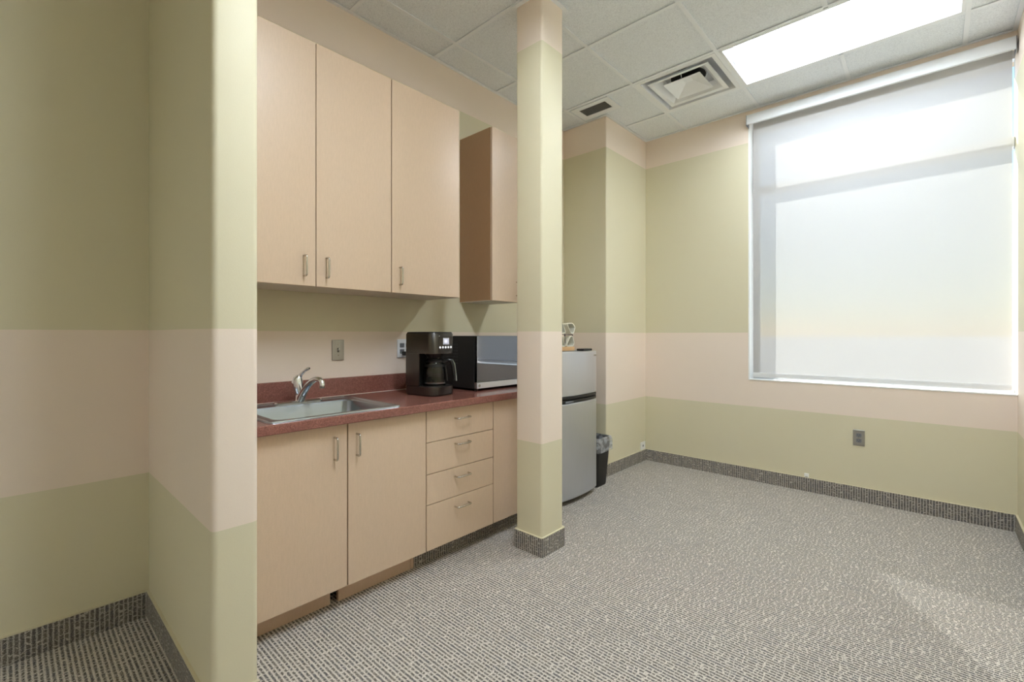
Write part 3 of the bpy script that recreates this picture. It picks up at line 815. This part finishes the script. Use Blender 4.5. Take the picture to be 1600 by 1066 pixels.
for a in (rx0 + 0.05, -2.04):
    for b in (ry0 + 0.05, ry1 - 0.05):
        obj('foot', MB().lathe((a, b, 0), [(0.018, 0.0), (0.016, 0.013)], 12), 'black_plastic', t)

# mugs in a small rack on top of the refrigerator
rk0, rk1 = 2.715, 2.925
RZ = 1.100; RX = -2.07
t = thing('mug_rack', 'small wooden mug stand with black wires on the refrigerator', 'rack', (RX, 2.82, RZ))
obj('wooden_base', MB().box(RX - 0.065, RX + 0.045, rk0, rk1, RZ, RZ + 0.030, 0.003, 1), 'light_wood', t)
def wire(pts): obj('wire', MB().tube(pts, 0.0028, 8), 'cord_black', t, True)
for xx in (RX - 0.045, RX + 0.030):
    wire([(xx, 2.820, RZ + 0.028), (xx, 2.820, RZ + 0.120), (xx, 2.780, RZ + 0.212)])
    wire([(xx, rk0 + 0.012, RZ + 0.028), (xx, rk0 + 0.012, RZ + 0.1225), (xx, rk1 - 0.008, RZ + 0.1225), (xx, rk1 - 0.008, RZ + 0.112)])
def mug(yc, zc, rot, pts, label):
    """a faceted mug lying on its side, its mouth towards the room"""
    g = thing('mug', label, 'mug', (RX, yc, zc), 'mugs in the rack')
    def ring(x, sc):
        out = []
        n = len(pts)
        for k in range(n):
            a, b, c = [Vector((p[0], p[1])) for p in (pts[k - 1], pts[k], pts[(k + 1) % n])]
            for s in (0.0, 0.25, 0.5, 0.75, 1.0):
                p0, p2 = b + (a - b) * 0.28, b + (c - b) * 0.28
                q = p0 * (1 - s) ** 2 + b * 2 * s * (1 - s) + p2 * s * s
                out.append((q.x * sc, q.y * sc, x))
        return out
    mat4 = Matrix.Translation((RX, yc, zc)) @ Matrix.Rotation(rot, 4, 'Z')
    def conv(L): return [tuple(mat4 @ Vector((x, y, z))) for y, z, x in L]
    m = MB(); m.loops([conv(ring(-0.055, 0.72)), conv(ring(-0.050, 0.80)), conv(ring(0.0, 0.97)), conv(ring(0.040, 1.0)), conv(ring(0.043, 0.97)), conv(ring(0.043, 0.86))], True, False)
    b = obj('body', m, 'mug_glaze', g, True)
    m = MB(); m.loops([conv(ring(0.043, 0.86)), conv(ring(0.036, 0.80)), conv(ring(-0.040, 0.62))], False, True)
    obj('inside', m, 'mug_inside', g, True)
PENT = [(-0.046, 0.040), (0.020, 0.043), (0.050, 0.010), (0.030, -0.043), (-0.004, -0.040)]
TRI = [(-0.050, -0.040), (0.032, -0.040), (0.046, -0.014), (0.028, 0.040), (0.002, 0.042)]
mug(2.880, RZ + 0.0715, -0.15, TRI, 'cream faceted mug at the lower right of the mug stand')
mug(2.887, RZ + 0.1700, -0.15, PENT, 'cream faceted mug at the upper right of the mug stand')
mug(2.768, RZ + 0.0715, -0.15, [(-p[0], p[1]) for p in TRI][::-1], 'cream faceted mug at the lower left of the mug stand')
mug(2.775, RZ + 0.1700, -0.15, [(-p[0], -p[1]) for p in PENT], 'cream faceted mug at the upper left of the mug stand')

# ------------------------------------------------------------------ waste bin with a clear liner
t = thing('waste_bin', 'black waste bin with a clear liner beside the refrigerator', 'bin', (-2.10, 3.24, 0))
m = MB()
def bl(i, z, e=0.0): return rrect(-2.235 + i - e, -1.948 - i + e, 3.135 + i * 0.8 - e, 3.345 - i * 0.8 + e, z, 0.030, 5)
m.loops([bl(0.036, 0.0), bl(0.030, 0.010), bl(0.004, 0.375), bl(0.0, 0.390), bl(0.006, 0.390), bl(0.010, 0.372), bl(0.036, 0.014)], True, True)
obj('bucket', m, 'bin_black', t, True)
random.seed(4)
def wav(i, z, e, amp):
    return [(x + random.uniform(-amp, amp), y + random.uniform(-amp, amp), zz + random.uniform(-amp, amp) * 1.5) for x, y, zz in bl(i, z, e)]
m = MB(); m.loops([wav(0.002, 0.285, 0.010, 0.004), wav(0.002, 0.320, 0.011, 0.003), wav(0.0, 0.360, 0.009, 0.003), wav(0.0, 0.394, 0.004, 0.001), wav(0.009, 0.396, 0.0, 0.001), wav(0.014, 0.340, 0.0, 0.003), wav(0.022, 0.24, 0.0, 0.003)], False, False)
obj('liner', m, 'bag_film', t, True, 'clear plastic liner folded over the rim')

# ------------------------------------------------------------------ switches and outlets
def duplex(parent, org, u, n, mat='white_plastic', slot='slot_dark'):
    """two receptacles with slots; org centre on the plate face, u across, n out of the wall"""
    org, u, n = Vector(org), Vector(u), Vector(n); z = Vector((0, 0, 1))
    def bx(c, w, h, d0, d1, bev=0.0):
        m = MB(); m.box(-w, w, -h, h, d0, d1, bev, 2, (lambda c_, d_: abs(d_.z) > 1e-5) if bev else None)
        R = Matrix((u, z, n)).transposed().to_4x4()
        return m.xform(Matrix.Translation(c) @ R)
    for s in (-1, 1):
        c = org + z * (0.0195 * s)
        r = obj('receptacle', bx(c, 0.0165, 0.0140, -0.001, 0.0022, 0.007), mat, parent)
        for k in (-1, 1): obj('slot', bx(c + u * (0.0064 * k) + z * 0.003, 0.0014, 0.0045, 0.0018, 0.0026), slot, r)
        obj('ground_hole', bx(c - z * 0.0075, 0.0024, 0.0024, 0.0018, 0.0026), slot, r)
def screw(parent, p, n):
    p, n = Vector(p), Vector(n)
    obj('screw', MB().tube([p - n * 0.0005, p + n * 0.0012], 0.003, 10), 'nickel', parent)

# light switch over the counter
t = thing('light_switch', 'steel toggle switch plate on the wall above the sink', 'switch', (XW, 1.281, 1.133))
obj('plate', MB().box(XW, XW + 0.006, 1.245, 1.317, 1.074, 1.192, 0.0025, 2), 'plate_steel', t)
obj('toggle_slot', MB().box(XW + 0.0055, XW + 0.0066, 1.276, 1.286, 1.121, 1.145), 'slot_dark', t)
obj('toggle', MB().tube([(XW + 0.004, 1.281, 1.133), (XW + 0.019, 1.281, 1.141)], [0.0042, 0.0034], 10), 'white_plastic', t)
for z in (1.103, 1.163): screw(t, (XW + 0.006, 1.281, z), (1, 0, 0))
# double-gang outlet behind the coffee maker
t = thing('wall_outlet', 'two-gang outlet plate on the wall behind the coffee maker', 'outlet', (XW, 1.735, 1.134))
obj('plate', MB().box(XW, XW + 0.006, 1.677, 1.793, 1.075, 1.193, 0.0025, 2), 'white_metal', t)
for yy in (1.712, 1.758):
    for zz in (1.1145, 1.1535):
        r = obj('receptacle', MB().box(XW + 0.005, XW + 0.0080, yy - 0.0165, yy + 0.0165, zz - 0.014, zz + 0.014, 0.003, 1), 'grey_plastic', t)
        for k in (-1, 1): obj('slot', MB().box(XW + 0.0078, XW + 0.0084, yy + k * 0.0064 - 0.0014, yy + k * 0.0064 + 0.0014, zz - 0.002, zz + 0.007), 'slot_dark', r)
        obj('ground_hole', MB().box(XW + 0.0078, XW + 0.0084, yy - 0.0022, yy + 0.0022, zz - 0.0105, zz - 0.006), 'slot_dark', r)
# outlet below the window
t = thing('wall_outlet', 'steel duplex outlet plate on the green wall below the window', 'outlet', (-0.406, YF, 0.465))
obj('plate', MB().box(-0.441, -0.371, YF - 0.006, YF, 0.4065, 0.5235, 0.0025, 2), 'plate_steel', t)
duplex(t, (-0.406, YF - 0.006, 0.465), (1, 0, 0), (0, -1, 0), 'grey_plastic')
screw(t, (-0.406, YF - 0.006, 0.465), (0, -1, 0))
# white jack near the corner, small white cable stub
t = thing('wall_jack', 'white low wall jack plate at the room corner', 'jack', (-2.082, 4.15, 0.15))
obj('plate', MB().box(-2.082, -2.077, 4.102, 4.200, 0.1095, 0.186, 0.002, 1), 'white_plastic', t)
obj('port', MB().box(-2.0772, -2.0750, 4.140, 4.162, 0.138, 0.158, 0.001, 1), 'grey_plastic', t)
t = thing('cable_clip', 'tiny white cable clip above the carpet baseboard below the window', 'clip', (-0.734, YF, 0.125))
obj('cover', MB().box(-0.749, -0.719, YF - 0.012, YF, 0.1090, 0.139, 0.003, 2), 'white_plastic', t)
obj('slot', MB().box(-0.742, -0.726, YF - 0.0128, YF - 0.0115, 0.112, 0.116), 'grey_plastic', t)
